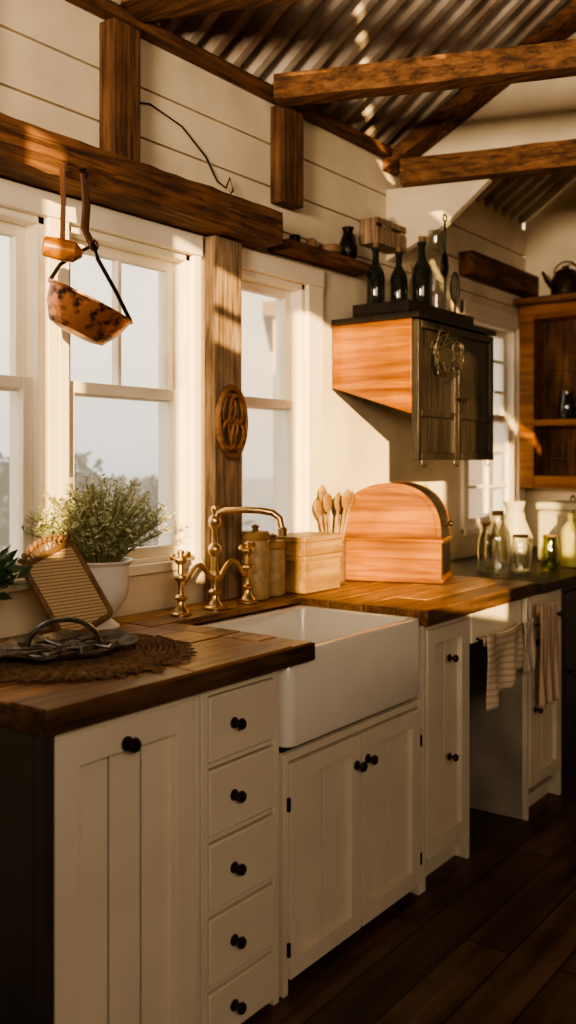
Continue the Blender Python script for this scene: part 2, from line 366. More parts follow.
obj('wall_shelf',G().box(X1-.22,X1-.005,1.2,2.17,2.285,2.32),'beamy',label='dark wooden shelf above the timber hutch',category='shelf',bevel=.004)
# ---------------------------------------------------------------- WORKTOP (planks)
FY=1.455; SX=2.728
g=G(); rnd=random.Random(4)
rows=[FY,1.575,1.70,1.835,1.962,2.065,2.168]; gp=.0025
def plankrow(xa,xb,ya,yb,za,zb,joints):
    xs=[xa]+[j for j in joints if xa+.08<j<xb-.08]+[xb]
    for a,b in zip(xs[:-1],xs[1:]): g.box(a+gp,b-gp,ya+gp,yb-gp,za+rnd.uniform(0,.001),zb-rnd.uniform(0,.004),rnd.choice([0,2,3]))
J=[(1.62,3.1),(1.45,2.95),(1.8,3.3),(1.55,2.2,3.05),(2.4,3.2),(1.9,2.9)]
for k in range(6):
    ya,yb=rows[k],rows[k+1]
    if k<4: plankrow(1.194,1.995,ya,yb,.868,.92,J[k]); plankrow(1.995-.005,2.085,ya,yb,.898,.92,()); plankrow(SX,3.65,ya,yb,.868,.92,J[k])
    else:
        plankrow(1.194,1.995,ya,yb,.868,.92,J[k]); plankrow(1.995-.005,SX,ya,yb,.898,.92,J[k]); plankrow(SX,3.65,ya,yb,.868,.92,J[k])
g.box(1.995,2.085,FY,1.472,.868,.898)
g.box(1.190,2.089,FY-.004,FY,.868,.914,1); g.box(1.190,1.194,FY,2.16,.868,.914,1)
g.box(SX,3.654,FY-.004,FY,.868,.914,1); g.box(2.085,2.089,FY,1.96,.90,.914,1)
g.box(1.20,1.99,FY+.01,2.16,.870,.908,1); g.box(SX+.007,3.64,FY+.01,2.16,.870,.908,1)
obj('kitchen_worktop',g,['top','topedge','top2','top3'],label='thick dark brown plank worktop around the sink',category='worktop',bevel=.0035)
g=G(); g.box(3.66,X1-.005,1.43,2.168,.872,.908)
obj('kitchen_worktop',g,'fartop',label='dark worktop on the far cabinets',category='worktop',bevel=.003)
# ---------------------------------------------------------------- CABINETS
CY=1.487
RX=Matrix.Rotation(math.radians(90),4,'X')
def knob(par,x,z,y=CY-.014,s=1):
    s*=.86
    g=G(); g.lathe([(.016*s,0),(.016*s,.003),(.006*s,.006),(.006*s,.014),(.013*s,.018),(.017*s,.024),(.014*s,.030),(.0,.033)],(x,y,z),20,0,RX)
    obj('knob',g,'bronze',parent=par,origin=(x,y,z))
def door(par,x0,x1,z0,z1,y=CY,st=.055,grooves=3,name='door',mat='cab'):
    g=G(); t=.014
    g.box(x0,x0+st,y-t,y+.011,z0,z1); g.box(x1-st,x1,y-t,y+.011,z0,z1); g.box(x0+st,x1-st,y-t,y+.011,z0,z0+st); g.box(x0+st,x1-st,y-t,y+.011,z1-st,z1)
    w=(x1-x0-2*st)/grooves
    for k in range(grooves): g.box(x0+st+w*k+(.003 if k else 0),x0+st+w*(k+1)-(.003 if k<grooves-1 else 0),y+.004,y+.0095,z0+st,z1-st)
    g.box(x0+st,x1-st,y+.0092,y+.011,z0+st,z1-st,1)
    return obj(name,g,[mat,'gap'],parent=par,bevel=.0018)
def carcass(par,x0,x1,z0,z1,y0=CY+.012,y1=2.165,mat='cab',mi=None,face=.03,side=None):
    g=G(); t=.016
    g.box(x0,x0+t,y0,y1,0 if z0==0 else z0,z1,1 if side else 0); g.box(x1-t,x1,y0,y1,z0,z1); g.box(x0+t,x1-t,y0,y1,z0+.06,z0+.076); g.box(x0+t,x1-t,y1-t,y1,z0,z1)
    g.box(x0+t,x1-t,y0+.03,y0+.045,z0,z0+.06)
    g.box(x0,x0+face,y0-.020,y0,z0,z1); g.box(x1-face,x1,y0-.020,y0,z0,z1); g.box(x0+face,x1-face,y0-.020,y0,z1-.02,z1)
    return obj('body',g,[mat,side or mat],parent=par,bevel=.0015)
T=thing('base_cabinet',(1.43,1.8,0),'cream painted cabinet with a plank panel pull-out door and dark side','cabinet')
carcass(T,1.21,1.66,0,.866,side='navy',face=.012)
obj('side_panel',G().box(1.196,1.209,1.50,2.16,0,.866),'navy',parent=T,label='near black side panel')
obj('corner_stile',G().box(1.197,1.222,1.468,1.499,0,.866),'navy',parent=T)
d=door(T,1.226,1.640,.03,.850,st=.065,grooves=3); knob(d,1.42,.800,CY-.014,1.15)
T=thing('drawer_cabinet',(1.8,1.8,0),'narrow cream painted cabinet with a stack of five drawers','cabinet')
carcass(T,1.665,1.965,0,.866,face=.022)
zs=[(.688,.842),(.512,.668),(.336,.492),(.160,.316),(.020,.140)]
for (a,b_) in zip([.668,.492,.316,.140],[.688,.512,.336,.160]):
    obj('face_rail',G().box(1.687,1.943,CY-.002,CY+.012,a+.0035,b_-.0035),'cab',parent=T,bevel=.001)
for (a,b_) in zs:
    g=G(); g.box(1.690,1.940,CY-.012,CY+.006,a,b_)
    dr=obj('drawer',g,'cab',parent=T,bevel=.003); knob(dr,1.778,(a+b_)/2,y=CY-.012,s=1)
g=G(); g.box(1.687,1.943,CY+.0125,CY+.015,.01,.85); obj('drawer_gap',g,'gap',parent=T)
T=thing('sink_cabinet',(2.33,1.8,0),'cream painted two door cabinet under the farmhouse sink','cabinet')
carcass(T,1.985,2.735,0,.632,face=.02)
d=door(T,2.008,2.355,.04,.605,st=.05,grooves=2); knob(d,2.330,.520)
d=door(T,2.365,2.712,.04,.605,st=.05,grooves=2); knob(d,2.390,.525)
for (xx) in (2.002,2.718):
    for z in (.12,.50): obj('hinge',G().box(xx-.004,xx+.004,CY-.016,CY-.0085,z-.018,z+.018),'iron',parent=T)
T=thing('base_cabinet',(2.90,1.8,0),'narrow cream cabinet with one tall panelled door beside the sink','cabinet')
carcass(T,2.74,3.085,0,.866,face=.02)
d=door(T,2.765,3.062,.10,.845,st=.05,grooves=2); knob(d,2.915,.735,s=.9); knob(d,2.915,.40,s=.9)
T=thing('apron_drawer',(3.3,1.5,.76),'shallow cream painted drawer front under the worktop','drawer')
obj('drawer_front',G().box(3.088,3.525,CY-.016,CY+.006,.755,.864),'trim',parent=T,bevel=.003)
obj('drawer_box',G().box(3.10,3.515,CY+.007,2.1,.765,.867),'cab',parent=T)
T=thing('base_cabinet',(3.7,1.8,0),'cream painted cabinet at the end of the wooden worktop','cabinet')
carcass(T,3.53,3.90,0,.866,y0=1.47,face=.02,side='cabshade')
d=door(T,3.56,3.88,.12,.66,y=1.46,st=.045,grooves=2); knob(d,3.60,.42,y=1.446,s=.9)
g=G().box(3.56,3.88,1.448,1.466,.69,.85); d=obj('drawer',g,'cab',parent=T,bevel=.003); knob(d,3.83,.77,y=1.447,s=.9)
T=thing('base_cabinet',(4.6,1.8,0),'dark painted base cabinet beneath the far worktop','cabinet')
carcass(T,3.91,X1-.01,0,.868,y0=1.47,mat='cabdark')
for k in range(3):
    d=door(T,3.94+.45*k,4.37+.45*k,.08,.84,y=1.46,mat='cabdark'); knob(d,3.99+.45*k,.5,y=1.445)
# sink
g=G(); x0,x1,ya,yb,z0,z1,t=2.000,2.724,1.472,1.96,.64,.895,.032
def rr(x0,x1,y0,y1,r,n=5):
    o=[]
    for cx,cy,a0 in ((x1-r,y1-r,0),(x0+r,y1-r,90),(x0+r,y0+r,180),(x1-r,y0+r,270)):
        for i in range(n+1):
            a=math.radians(a0+90*i/n); o.append((cx+r*math.cos(a),cy+r*math.sin(a)))
    return o
rings=[]
def ring(ins,z,r): rings.append([(px,py,z) for px,py in rr(x0+ins,x1-ins,ya+ins,yb-ins,r)])
ring(.018,z0,.02);ring(.004,z0+.006,.03);ring(0,z0+.02,.03);ring(0,z1-.008,.03);ring(.003,z1-.002,.03);ring(.008,z1,.03);ring(t-.008,z1,.03);ring(t-.002,z1-.003,.03);ring(t,z1-.01,.03);ring(t+.008,z0+.07,.04);ring(t+.03,z0+.05,.05);ring(t+.12,z0+.045,.05)
n=len(rings[0]); vs=[p for R_ in rings for p in R_]; fs=[]
for j in range(len(rings)-1):
    for i in range(n):
        k=(i+1)%n; fs.append((j*n+i,j*n+k,(j+1)*n+k,(j+1)*n+i))
fs.append(tuple(range(n))); fs.append(tuple(range((len(rings)-1)*n,len(rings)*n)))
g.add(vs,fs)
T=thing('farmhouse_sink',(2.33,1.72,.64),'white glazed apron front farmhouse sink set in the worktop','sink')
obj('basin',g,'ceramic',parent=T)
obj('drain',G().lathe([(.035,.6855),(.035,.690),(.025,.6895),(.0,.688)],(2.36,1.74,0)),'brass',parent=T)
# ---------------------------------------------------------------- FAUCET
T=thing('bridge_faucet',(2.35,2.03,.92),'aged brass bridge faucet with long spout and two turned handles','faucet')
FYY=2.03
def turned(x,top,fin=True,wide=1.0):
    z=.9205; h=top-z; p=[(.034,0),(.034,.006),(.026,.010),(.024,.016),(.015,.026),(.012,.042),(.020,.050),(.021,.056),(.013,.064),(.010,.085),(.014,.105)]
    p=[(r*wide,z+q) for r,q in p]
    rest=[(.010,.50),(.020,.54),(.022,.57),(.020,.60),(.010,.63),(.009,.76),(.018,.80),(.021,.84),(.018,.88),(.008,.91),(.013,.95),(.011,.98),(.0,1.0)]
    return p+[(r*wide,z+h*q) for r,q in rest if z+h*q>p[-1][1]+.001]
g=G(); g.lathe(turned(0,1.258),(2.349,FYY,0)); 
g.tube([(2.349,FYY,1.18),(2.350,FYY-.006,1.212),(2.352,FYY-.018,1.232),(2.357,FYY-.042,1.240),(2.378,1.92,1.243),(2.395,1.875,1.242),(2.410,1.838,1.235),(2.418,1.818,1.218),(2.421,1.81,1.178)],[.010,.011,.0112,.0112,.0112,.0112,.0112,.011,.011],12)
g.lathe([(.015,1.162),(.016,1.184),(.012,1.190)],(2.421,1.81,0))
obj('spout',g,'brass',parent=T)
g=G(); s=[]
for i in range(21):
    q=i/20; xx=2.187+(2.519-2.187)*q; s.append((xx,FYY,1.04+.03*math.cos(q*4*math.pi+math.pi)))
g.tube(s,.0085,10); g.lathe([(.016,-.012),(.02,0),(.016,.012)],(2.349,FYY,1.03),16)
obj('bridge_arm',g,'brass',parent=T)
for xx,tp in ((2.187,1.125),(2.519,1.13)):
    g=G(); g.lathe(turned(0,tp),(xx,FYY,0))
    zz_=tp-.028
    for sg in (-1,1): g.tube([(xx,FYY,zz_),(xx+sg*.02,FYY+sg*.004,zz_+.001),(xx+sg*.038,FYY+sg*.010,zz_+.005),(xx+sg*.05,FYY+sg*.014,zz_+.008),(xx+sg*.055,FYY+sg*.016,zz_+.009)],[.006,.0055,.006,.011,.004],10)
    obj('tap_handle',g,'brass',parent=T)
# ---------------------------------------------------------------- CANISTERS
def canister(x,y,r,h,lab,lid='orangez',lh=.03):
    T=thing('canister',(x,y,.9205),lab,'storage jar','canisters on the worktop')
    z=.9205
    g=G().lathe([(r*.92,z),(r,z+.008),(r,z+h*.3),(r*1.03,z+h*.33),(r,z+h*.36),(r,z+h*.62),(r*1.03,z+h*.65),(r,z+h*.68),(r,z+h*.9),(r*.9,z+h)],(x,y,0)); obj('body',g,'cream',parent=T)
    g=G().lathe([(r*.98,z+h),(r*1.02,z+h+.004),(r*1.02,z+h+lh-.008),(r*.9,z+h+lh),(.012,z+h+lh+.002),(.010,z+h+lh+.01),(.016,z+h+lh+.018),(.0,z+h+lh+.026)],(x,y,0)); obj('lid',g,lid,parent=T)
canister(2.607,2.066,.05,.205,'tall tan stoneware canister with a wooden lid')
canister(2.717,2.075,.046,.165,'short tan stoneware canister with a wooden lid')
def wbox(x0,x1,y0,y1,z0,z1,lab):
    T=thing('wooden_box',((x0+x1)/2,(y0+y1)/2,z0),lab,'wooden box','stacked wooden boxes')
    g=G(); t=.008
    g.box(x0,x1,y0,y0+t,z0,z1-.02); g.box(x0,x1,y1-t,y1,z0,z1-.02); g.box(x0,x0+t,y0+t,y1-t,z0,z1-.02); g.box(x1-t,x1,y0+t,y1-t,z0,z1-.02); g.box(x0+t,x1-t,y0+t,y1-t,z0,z0+t)
    zc=(z0+z1)/2-.01; g.box(x0-.003,x1+.003,y0-.003,y0,zc-.004,zc+.004)
    obj('box_body',g,'orangez',parent=T,bevel=.002)
    obj('box_lid',G().box(x0-.006,x1+.006,y0-.006,y1+.006,z1-.019,z1),'orangez',parent=T,bevel=.003)
wbox(2.80,3.03,1.99,2.15,.9205,1.055,'pale pine lidded box under another box')
wbox(2.79,3.04,1.985,2.152,1.0565,1.125,'shallow pale pine lidded box on top of another box')
CX,CYY=3.13,2.09
T=thing('utensil_crock',(CX,CYY,.9205),'brown stoneware crock holding wooden spoons','utensil holder')
obj('crock',G().lathe([(.045,.9205),(.052,.93),(.052,1.08),(.055,1.09),(.047,1.09),(.044,1.08),(.044,.935),(.0,.93)],(CX,CYY,0)),'rim',parent=T)
def spoon(i,ang,tilt,L_,big):
    dx=math.cos(ang)*math.sin(tilt); dy=math.sin(ang)*math.sin(tilt); dz=math.cos(tilt)
    b=Vector((CX+dx*.02/max(.2,math.sin(tilt))*.3,CYY+dy*.02/max(.2,math.sin(tilt))*.3,.94)); d_=Vector((dx,dy,dz)); e=b+d_*L_
    g=G(); g.tube([b,b+d_*(L_*.6),b+d_*(L_-.07)],.006,8)
    g.tube([e-d_*.085,e-d_*.065,e-d_*.04,e-d_*.018,e],[.006,.020*big,.028*big,.023*big,.004],12,flat=.35)
    obj('wooden_spoon',g,'orangez',label='plain wooden cooking spoon standing in the crock',category='spoon',group='wooden spoons in the crock')
for i,(a,t,l,bg) in enumerate([(3.5,.26,.35,1.1),(2.6,.12,.37,1),(4.6,.2,.36,1.2),(0.0,.12,.34,1),(5.6,.22,.35,1.1),(3.0,.28,.33,1)]): spoon(i,a,t,l,bg)
# ---------------------------------------------------------------- BREAD BOX
bx,by,bz=3.36,1.732,.9285; Ld=.40; Wd=.25
T=thing('bread_box',(bx,by,.9205),'honey orange pine bread box with rounded roll top','bread box')
def dome(n=24,inset=0,h0=.165,ht=.385):
    P=[]
    for i in range(n+1):
        a=math.pi*i/n; q=math.cos(a); yy=.5*Ld-(.5*Ld-inset)*math.copysign(abs(q)**.95,q); zz=h0+(ht-h0-inset)*(max(0,math.sin(a))**(.62 if q<0 else .78))
        P.append((by+yy,bz+zz))
    return P
g=G(); g.box(bx,bx+Wd,by,by+Ld,bz+.008,bz+.155); g.box(bx-.008,bx+Wd+.008,by-.008,by+Ld,bz-.0078,bz+.010); g.box(bx-.006,bx+Wd+.006,by-.006,by+Ld,bz+.150,bz+.164)
g.box(bx+.02,bx+Wd-.02,by-.004,by,bz+.02,bz+.145,1)
obj('box_base',g,['orange','darkwood'],parent=T,bevel=.003)
cen=(by+Ld/2,bz+.2)
for q in (0,Wd-.014):
    g=G(); g.prism(dome()[::-1],bx+q,bx+q+.014,'x'); dp=dome(30,0)
    xo=bx-.005 if q==0 else bx+q+.014
    for i in range(30):
        (a0,c0),(a1,c1)=dp[i],dp[i+1]
        g.prism([(a0,c0),(a1,c1),((a1*.9+cen[0]*.1),(c1*.9+cen[1]*.1)),((a0*.9+cen[0]*.1),(c0*.9+cen[1]*.1))],xo,xo+.005,'x')
    obj('end_panel',g,'orange',parent=T,bevel=.001)
g=G(); dp=dome(30,.001)
for i in range(30):
    (a0,c0),(a1,c1)=dp[i],dp[i+1]
    g.prism([(a0,c0),(a1,c1),((a1*.93+cen[0]*.07),(c1*.93+cen[1]*.07)),((a0*.93+cen[0]*.07),(c0*.93+cen[1]*.07))],bx+.0145,bx+Wd-.0145,'x')
obj('roll_top',g,'darkwood',parent=T,label='dark slatted roll top',bevel=.002)
knob(T,bx+Wd/2,bz+.22,by+.004,.8)
T.rotation_euler[2]=math.radians(19)
# ---------------------------------------------------------------- UPPER CABINET
T=thing('wall_cabinet',(3.6,2.0,1.40),'honey orange wall cabinet with weathered black panelled doors','cabinet')
g=G()
sp=[(2.168,1.70),(1.803,1.585),(1.803,1.955),(2.168,1.955)]
g.prism(sp,3.245,3.263,'x',0); g.prism(sp,3.922,3.940,'x',0)
g.box(3.263,3.922,2.15,2.168,1.70,1.955,1)
g.prism([(2.15,1.70),(1.803,1.592),(1.803,1.605),(2.15,1.713)],3.263,3.922,'x',1)
g.box(3.235,3.95,1.765,2.168,1.956,1.978,1)
obj('body',g,['orange','darkwood'],parent=T,bevel=.002)
def bdoor(x0,x1):
    g=G(); y0=1.772;y1=1.800; z0,z1=1.405,1.950; st=.03
    g.box(x0,x0+st,y0,y1,z0,z1); g.box(x1-st,x1,y0,y1,z0,z1)
    for a,b in ((z0,z0+st),(z1-st,z1),(1.575,1.60)): g.box(x0+st,x1-st,y0,y1,a,b)
    g.box(x0+st,x1-st,y0+.012,y1-.004,z0+st,z1-st)
    d=obj('door',g,'weathered',parent=T,bevel=.002); return d
d=bdoor(3.247,3.588); knob(d,3.565,1.66,1.772,.5)
d=bdoor(3.594,3.938); knob(d,3.618,1.66,1.772,.5)
for xx in (3.30,3.58,3.88):
    g=G(); g.tube([(xx,1.786,1.405),(xx,1.786,1.385),(xx,1.775,1.378),(xx,1.765,1.388)],.003,6)
    obj('hook',g,'iron',parent=T)
g=G(); c=Vector((3.45,1.748,1.83)); rw=random.Random(12)
for k in range(10):
    pts=[]; p1,p2,p3=rw.random()*6,rw.random()*6,rw.random()*6
    for i in range(34):
        a=k*.9+i/33*6.283; r_=.095+.030*math.sin(2*a+p1)+.012*math.sin(5*a+p2)
        pts.append(c+Vector((r_*math.cos(a),-.008*math.sin(2*a+p3),r_*math.sin(a)*.8+.015*math.sin(k))))
    g.tube(pts,.0020,5)
g.tube([(c.x,c.y,c.z+.06),(c.x,1.765,1.945)],.002,5)
obj('wire_tangle',g,'wire',label='dark tangled wire ring hanging on the cabinet door',category='wire ornament')
T=thing('wooden_tray',(3.6,1.97,1.9785),'long dark wooden tray on top of the cabinet','tray')
g=G(); a,b,c0,c1=3.29,3.88,1.84,2.10; z=1.9785
g.box(a,b,c0,c1,z,z+.015); g.box(a,b,c0,c0+.012,z+.015,z+.06); g.box(a,b,c1-.012,c1,z+.015,z+.06); g.box(a,a+.012,c0+.012,c1-.012,z+.015,z+.06); g.box(b-.012,b,c0+.012,c1-.012,z+.015,z+.06)
obj('tray_body',g,'darkwood',parent=T,bevel=.002)
def bottle(name='wine_bottle'):
    prof=[(.0,0),(.034,0),(.038,.006),(.038,.16),(.034,.185),(.018,.215),(.0135,.23),(.0135,.27),(.017,.272),(.017,.283),(.012,.285),(.0,.285)]
    T=thing(name,(0,0,0),'dark glass bottle standing in the tray on the cabinet','bottle','dark bottles on the cabinet')
    obj('glass_body',G().lathe(prof,(0,0,0),24),'bottle',parent=T,origin=(0,0,0))
    obj('stopper',G().lathe([(.011,.2855),(.013,.29),(.013,.305),(.0,.308)],(0,0,0),16),'rim',parent=T,origin=(0,0,0))
    return T
zt=1.9785+.0155
b1=bottle(); b1.location=(3.365,2.035,zt)
for (x,y,s_) in ((3.45,1.975,.96),(3.53,1.91,1.13)):
    c_=copy_thing(b1,(x,y,zt)); c_.scale=(s_,s_,s_)
T=thing('wooden_crate',(3.62,2.13,2.31),'small weathered crate shelf fixed on the wall','crate')
g=G(); a,b=3.47,3.72; g.box(a,b,2.09,2.18,2.33,2.342); g.box(a,b,2.09,2.098,2.342,2.40); g.box(a,a+.012,2.098,2.18,2.342,2.44); g.box(b-.012,b,2.098,2.18,2.342,2.44); g.box(a,b,2.09,2.098,2.415,2.44)
obj('crate_body',g,'postz',parent=T,bevel=.002)
g=G().lathe([(.02,2.343),(.035,2.35),(.036,2.42),(.02,2.45),(.02,2.47),(.024,2.475),(.018,2.475),(.016,2.45),(.032,2.42),(.031,2.352),(0,2.348)],(3.66,2.14,0),20)
obj('glass_jar',g,'glass',label='small clear glass jar standing in the wall crate',category='jar')
g=G().lathe([(.02,2.343),(.03,2.35),(.03,2.40),(.022,2.43),(.022,2.45),(.0,2.451)],(3.55,2.14,0),20)
obj('small_jar',g,'rim',label='small brown jar standing in the wall crate',category='jar')
T=thing('glass_jug',(3.62,1.98,1.994),'clear glass jug with handle standing on the cabinet','jug')
g=G().lathe([(.03,0),(.045,.01),(.05,.10),(.04,.17),(.024,.21),(.03,.245),(.034,.25),(.028,.245),(.022,.21),(.038,.168),(.047,.10),(.042,.014),(.0,.010)],(3.62,1.98,1.994),24)
obj('jug_body',g,'glass',parent=T)
obj('handle',G().tube(arc((3.65,1.98,2.16),.045,-70,70,10),.005,8),'glass',parent=T)
T=thing('glass_demijohn',(3.78,1.98,1.994),'large clear round glass jar on the cabinet','glass jar')
g=G().lathe([(.04,0),(.06,.01),(.072,.12),(.068,.27),(.04,.36),(.034,.42),(.040,.425),(.030,.42),(.036,.36),(.063,.27),(.066,.12),(.055,.016),(.0,.012)],(3.78,1.98,1.994),24)
obj('jar_body',g,'glass',parent=T)
g=G(); sx,sy=3.66,1.87
g.tube([(sx,sy,2.42),(sx,sy,2.28)],.005,8); g.tube(arc((sx,sy,2.437),.016,0,360,14)[:-1],.004,6,closed=True); g.tube([(sx,sy,2.30),(sx,sy,2.27),(sx,sy,2.23),(sx,sy,2.20),(sx,sy,2.18)],[.004,.022,.03,.022,.004],12,flat=.5)
g.tube([(sx,sy,2.19),(sx,sy,1.994)],.005,8)
obj('metal_ladle',g,'iron',label='black iron ladle propped upright in the tray',category='ladle')
g=G(); wx,wy,wz=3.76,1.872,1.994
for k in range(6):
    a=k*math.pi/6
    g.tube([(wx+.03*math.sin(q)*math.cos(a),wy+.018*math.sin(q)*math.sin(a),wz+.16-.07*math.cos(q)) for q in [i*2*math.pi/20 for i in range(20)]],.0015,5,closed=True)
g.tube([(wx,wy,wz),(wx,wy,wz+.09)],.006,8)
obj('wire_whisk',g,'wire',label='old wire whisk standing upright in the tray',category='whisk')
def vase(x,y,z,s,mat,lab,name='small_jug',hand=True):
    T=thing(name,(x,y,z),lab,'jug')
    obj('jug_body',G().lathe([(.03*s,0),(.045*s,.02*s),(.048*s,.07*s),(.03*s,.115*s),(.022*s,.14*s),(.03*s,.165*s),(.024*s,.16*s),(.018*s,.14*s),(.0,.12*s)],(x,y,z),24),mat,parent=T)
    if hand: obj('handle',G().tube(arc((x+.03*s,y,z+.11*s),.035*s,-80,80,10),.004*s,8),mat,parent=T)
vase(3.31,2.135,2.2255,.85,'iron','small dark jug standing on the wall shelf')
g=G().lathe([(.03,2.2255),(.045,2.235),(.05,2.262),(.046,2.262),(.03,2.24),(.0,2.235)],(3.17,2.13,0),24); obj('small_bowl',g,'rim',label='low brown bowl standing on the wall shelf',category='bowl')
g=G().lathe([(.022,2.2255),(.022,2.255),(.018,2.26),(.0,2.261)],(2.93,2.13,0),20); obj('spice_tin',g,'iron',label='small dark round tin on the wall shelf',category='tin')
g=G().lathe([(.02,2.2255),(.026,2.235),(.02,2.262),(.012,2.268),(.0,2.27)],(3.04,2.13,0),20); obj('small_pot',g,'rim',label='tiny brown lidded pot on the wall shelf',category='pot')
pts=[(2.06+.05,W-.012,2.53),(2.20,W-.014,2.55),(2.35,W-.014,2.52),(2.47,W-.014,2.45),(2.53,W-.014,2.38),(2.56,W-.03,2.36)]
g=G().tube(pts,.003,6); g.tube([(2.56,W-.03,2.36),(2.58,W-.03,2.40),(2.60,W-.03,2.36),(2.57,W-.03,2.33)],.003,6)
obj('wall_tube',g,'iron',label='thin black bent tube along the plank wall',category='wire')  # thin dark bent tube laid along the boards
# ---------------------------------------------------------------- HANGING POT
T=thing('hanging_pot',(1.778,2.0,1.80),'wide mottled copper pan with bail handle on a leather strap','pot')
R=Matrix.Translation((1.757,1.985,1.80))@Matrix.Rotation(math.radians(-42),4,'Z')@Matrix.Rotation(math.radians(26),4,'Y')@Matrix.Rotation(math.radians(4),4,'X')
g=G(); g.T=R
g.lathe([(.0,-.064),(.05,-.063),(.080,-.055),(.106,-.012),(.120,.032),(.126,.034),(.126,.040),(.116,.040),(.102,-.010),(.076,-.049),(.0,-.057)],(0,0,0),36)
obj('pan_bowl',g,'copper',parent=T)
g=G(); g.T=R
hb=[(-.122,0,.038),(-.116,0,.09),(-.085,0,.145),(-.06,0,.178),(-.035,0,.150),(.045,0,.095),(.120,0,.038)]
g.tube(hb,.006,8,flat=1.6)
obj('bail_handle',g,'iron',parent=T)
top=R@Vector((-.06,0,.178))
g=G(); g.tube([top+Vector((0,0,-.01)),(1.768,1.998,top.z+.05),(1.776,2.0,2.10),(1.778,2.012,2.19)],.006,8,flat=2.4)
g.tube(arc((top.x,top.y,top.z),.014,0,360,14)[:-1],.0035,6,closed=True)
obj('leather_strap',g,'leather',parent=T)
g=G(); g.tube([(1.778,2.028,2.205),(1.778,2.008,2.205),(1.778,2.004,2.19),(1.778,2.008,2.18)],.004,8); obj('hook',g,'iron',parent=T)
T=thing('rolling_pin',(1.70,2.0,1.93),'short pale wooden roller hanging from a thin strap','rolling pin')
g=G(); R2=Matrix.Translation((1.688,1.998,1.965))@Matrix.Rotation(math.radians(-42),4,'Z')@Matrix.Rotation(math.radians(100),4,'Y'); g.T=R2
g.lathe([(.0,-.050),(.02,-.050),(.027,-.045),(.030,.0),(.027,.035),(.018,.045),(.010,.055),(.0,.056)],(0,0,0),24)
obj('roller',g,'orange',parent=T)
g=G(); g.tube([(1.690,1.998,1.99),(1.695,2.0,2.10),(1.70,2.012,2.20)],.005,8,flat=2); obj('strap',g,'leather',parent=T)
g=G(); c=(2.53,2.108,1.535); r0=.118; XS=.62
g.T=Matrix.Translation(c)@Matrix.Diagonal((XS,1,1,1))@Matrix.Translation((-c[0],-c[1],-c[2]))
g.tube([(c[0]+r0*math.cos(a*math.pi/18),c[1],c[2]+r0*math.sin(a*math.pi/18)) for a in range(36)],.013,8,closed=True)
for (ox,oz,rx_,rz_,tw) in ((-.035,.045,.055,.045,.5),(.035,.045,.055,.045,-.5),(-.035,-.045,.055,.045,-.5),(.035,-.045,.055,.045,.5),(0,0,.035,.05,0)):
    pts=[]
    for t in range(24):
        q=t/24*6.283; X=rx_*math.cos(q); Z=rz_*math.sin(q); pts.append((c[0]+ox+X*math.cos(tw)-Z*math.sin(tw),c[1]-.002+.004*math.sin(2*q),c[2]+oz+X*math.sin(tw)+Z*math.cos(tw)))
    g.tube(pts,.0085,8,closed=True)
obj('carved_trivet',g,'redwood',label='oval looped openwork carved brown trivet on the post',category='wall ornament')
# ---------------------------------------------------------------- PLANTS
def plant(x,y,zb,zpot,rt,Hh,rad,nst,leafmat,lab,seed,ls=.010,pot='pot',name='potted_herb',nl=16):
    rnd=random.Random(seed); T=thing(name,(x,y,zb),lab,'potted plant')
    hp=zpot-zb
    obj('pot',G().lathe([(rt*.62,zb),(rt*.64,zb+.006),(rt*.52,zb+.014),(rt*.36,zb+.026),(rt*.36,zb+.034),(rt*.60,zb+hp*.26),(rt*.86,zb+hp*.44),(rt*.96,zb+hp*.62),(rt*.93,zb+hp*.82),(rt*.98,zb+hp*.93),(rt*1.10,zb+hp*.98),(rt*1.10,zb+hp),(rt*.98,zb+hp),(rt*.90,zb+hp*.9),(rt*.88,zb+hp*.85),(0,zb+hp*.84)],(x,y,0),36),pot,parent=T)
    obj('soil',G().lathe([(rt*.86,zb+hp*.855),(rt*.8,zb+hp*.88),(0,zb+hp*.9)],(x,y,0),24),'soil',parent=T)
    st=G(); lf=G()
    for i in range(nst):
        a=rnd.random()*6.283; q=rnd.random()**.6; out=rad*q; h=Hh*(1-.45*q*q)*rnd.uniform(.75,1.12)
        p0=Vector((x+rt*.5*q*math.cos(a),y+rt*.5*q*math.sin(a),zb+hp*.86)); pts=[]
        for k in range(6):
            s_=k/5; pts.append(Vector((p0.x+out*math.cos(a)*s_**1.4*.9,p0.y+min(out*math.sin(a)*s_**1.4*.8, .12*1),p0.z+h*s_**.85)))
        pts=[Vector((p.x,min(p.y,W-.04),p.z)) for p in pts]
        st.tube(pts,[.0016]*5+[.0008],4)
        for k in range(nl):
            s_=rnd.uniform(.25,1); j=min(4,int(s_*5)); f=s_*5-j; p=pts[j].lerp(pts[j+1],f)
            b=rnd.random()*6.283; e=rnd.uniform(-.3,1.1); dr=Vector((math.cos(b)*math.cos(e),math.sin(b)*math.cos(e),math.sin(e))); sz=ls*rnd.uniform(.7,1.5)
            sd=dr.cross(Vector((rnd.uniform(-1,1),rnd.uniform(-1,1),rnd.uniform(.2,1)))); 
            if sd.length<1e-3: continue
            sd.normalize(); p=p+dr*.004
            lf.add([p,p+dr*sz+sd*sz*.45,p+dr*sz*2.2,p+dr*sz-sd*sz*.45],[(0,1,2,3)])
    obj('stems',st,'stem',parent=T); obj('leaves',lf,leafmat,parent=T,smooth=False)
plant(1.885,2.062,.9205,1.115,.085,.255,.215,210,'leaf','bushy feathery pale green herb in a white footed urn',3,ls=.0066,nl=26)
plant(1.455,2.06,.9205,1.03,.055,.17,.11,26,'leafdark','dark green leafy plant in a small pot by the window',9,ls=.020)
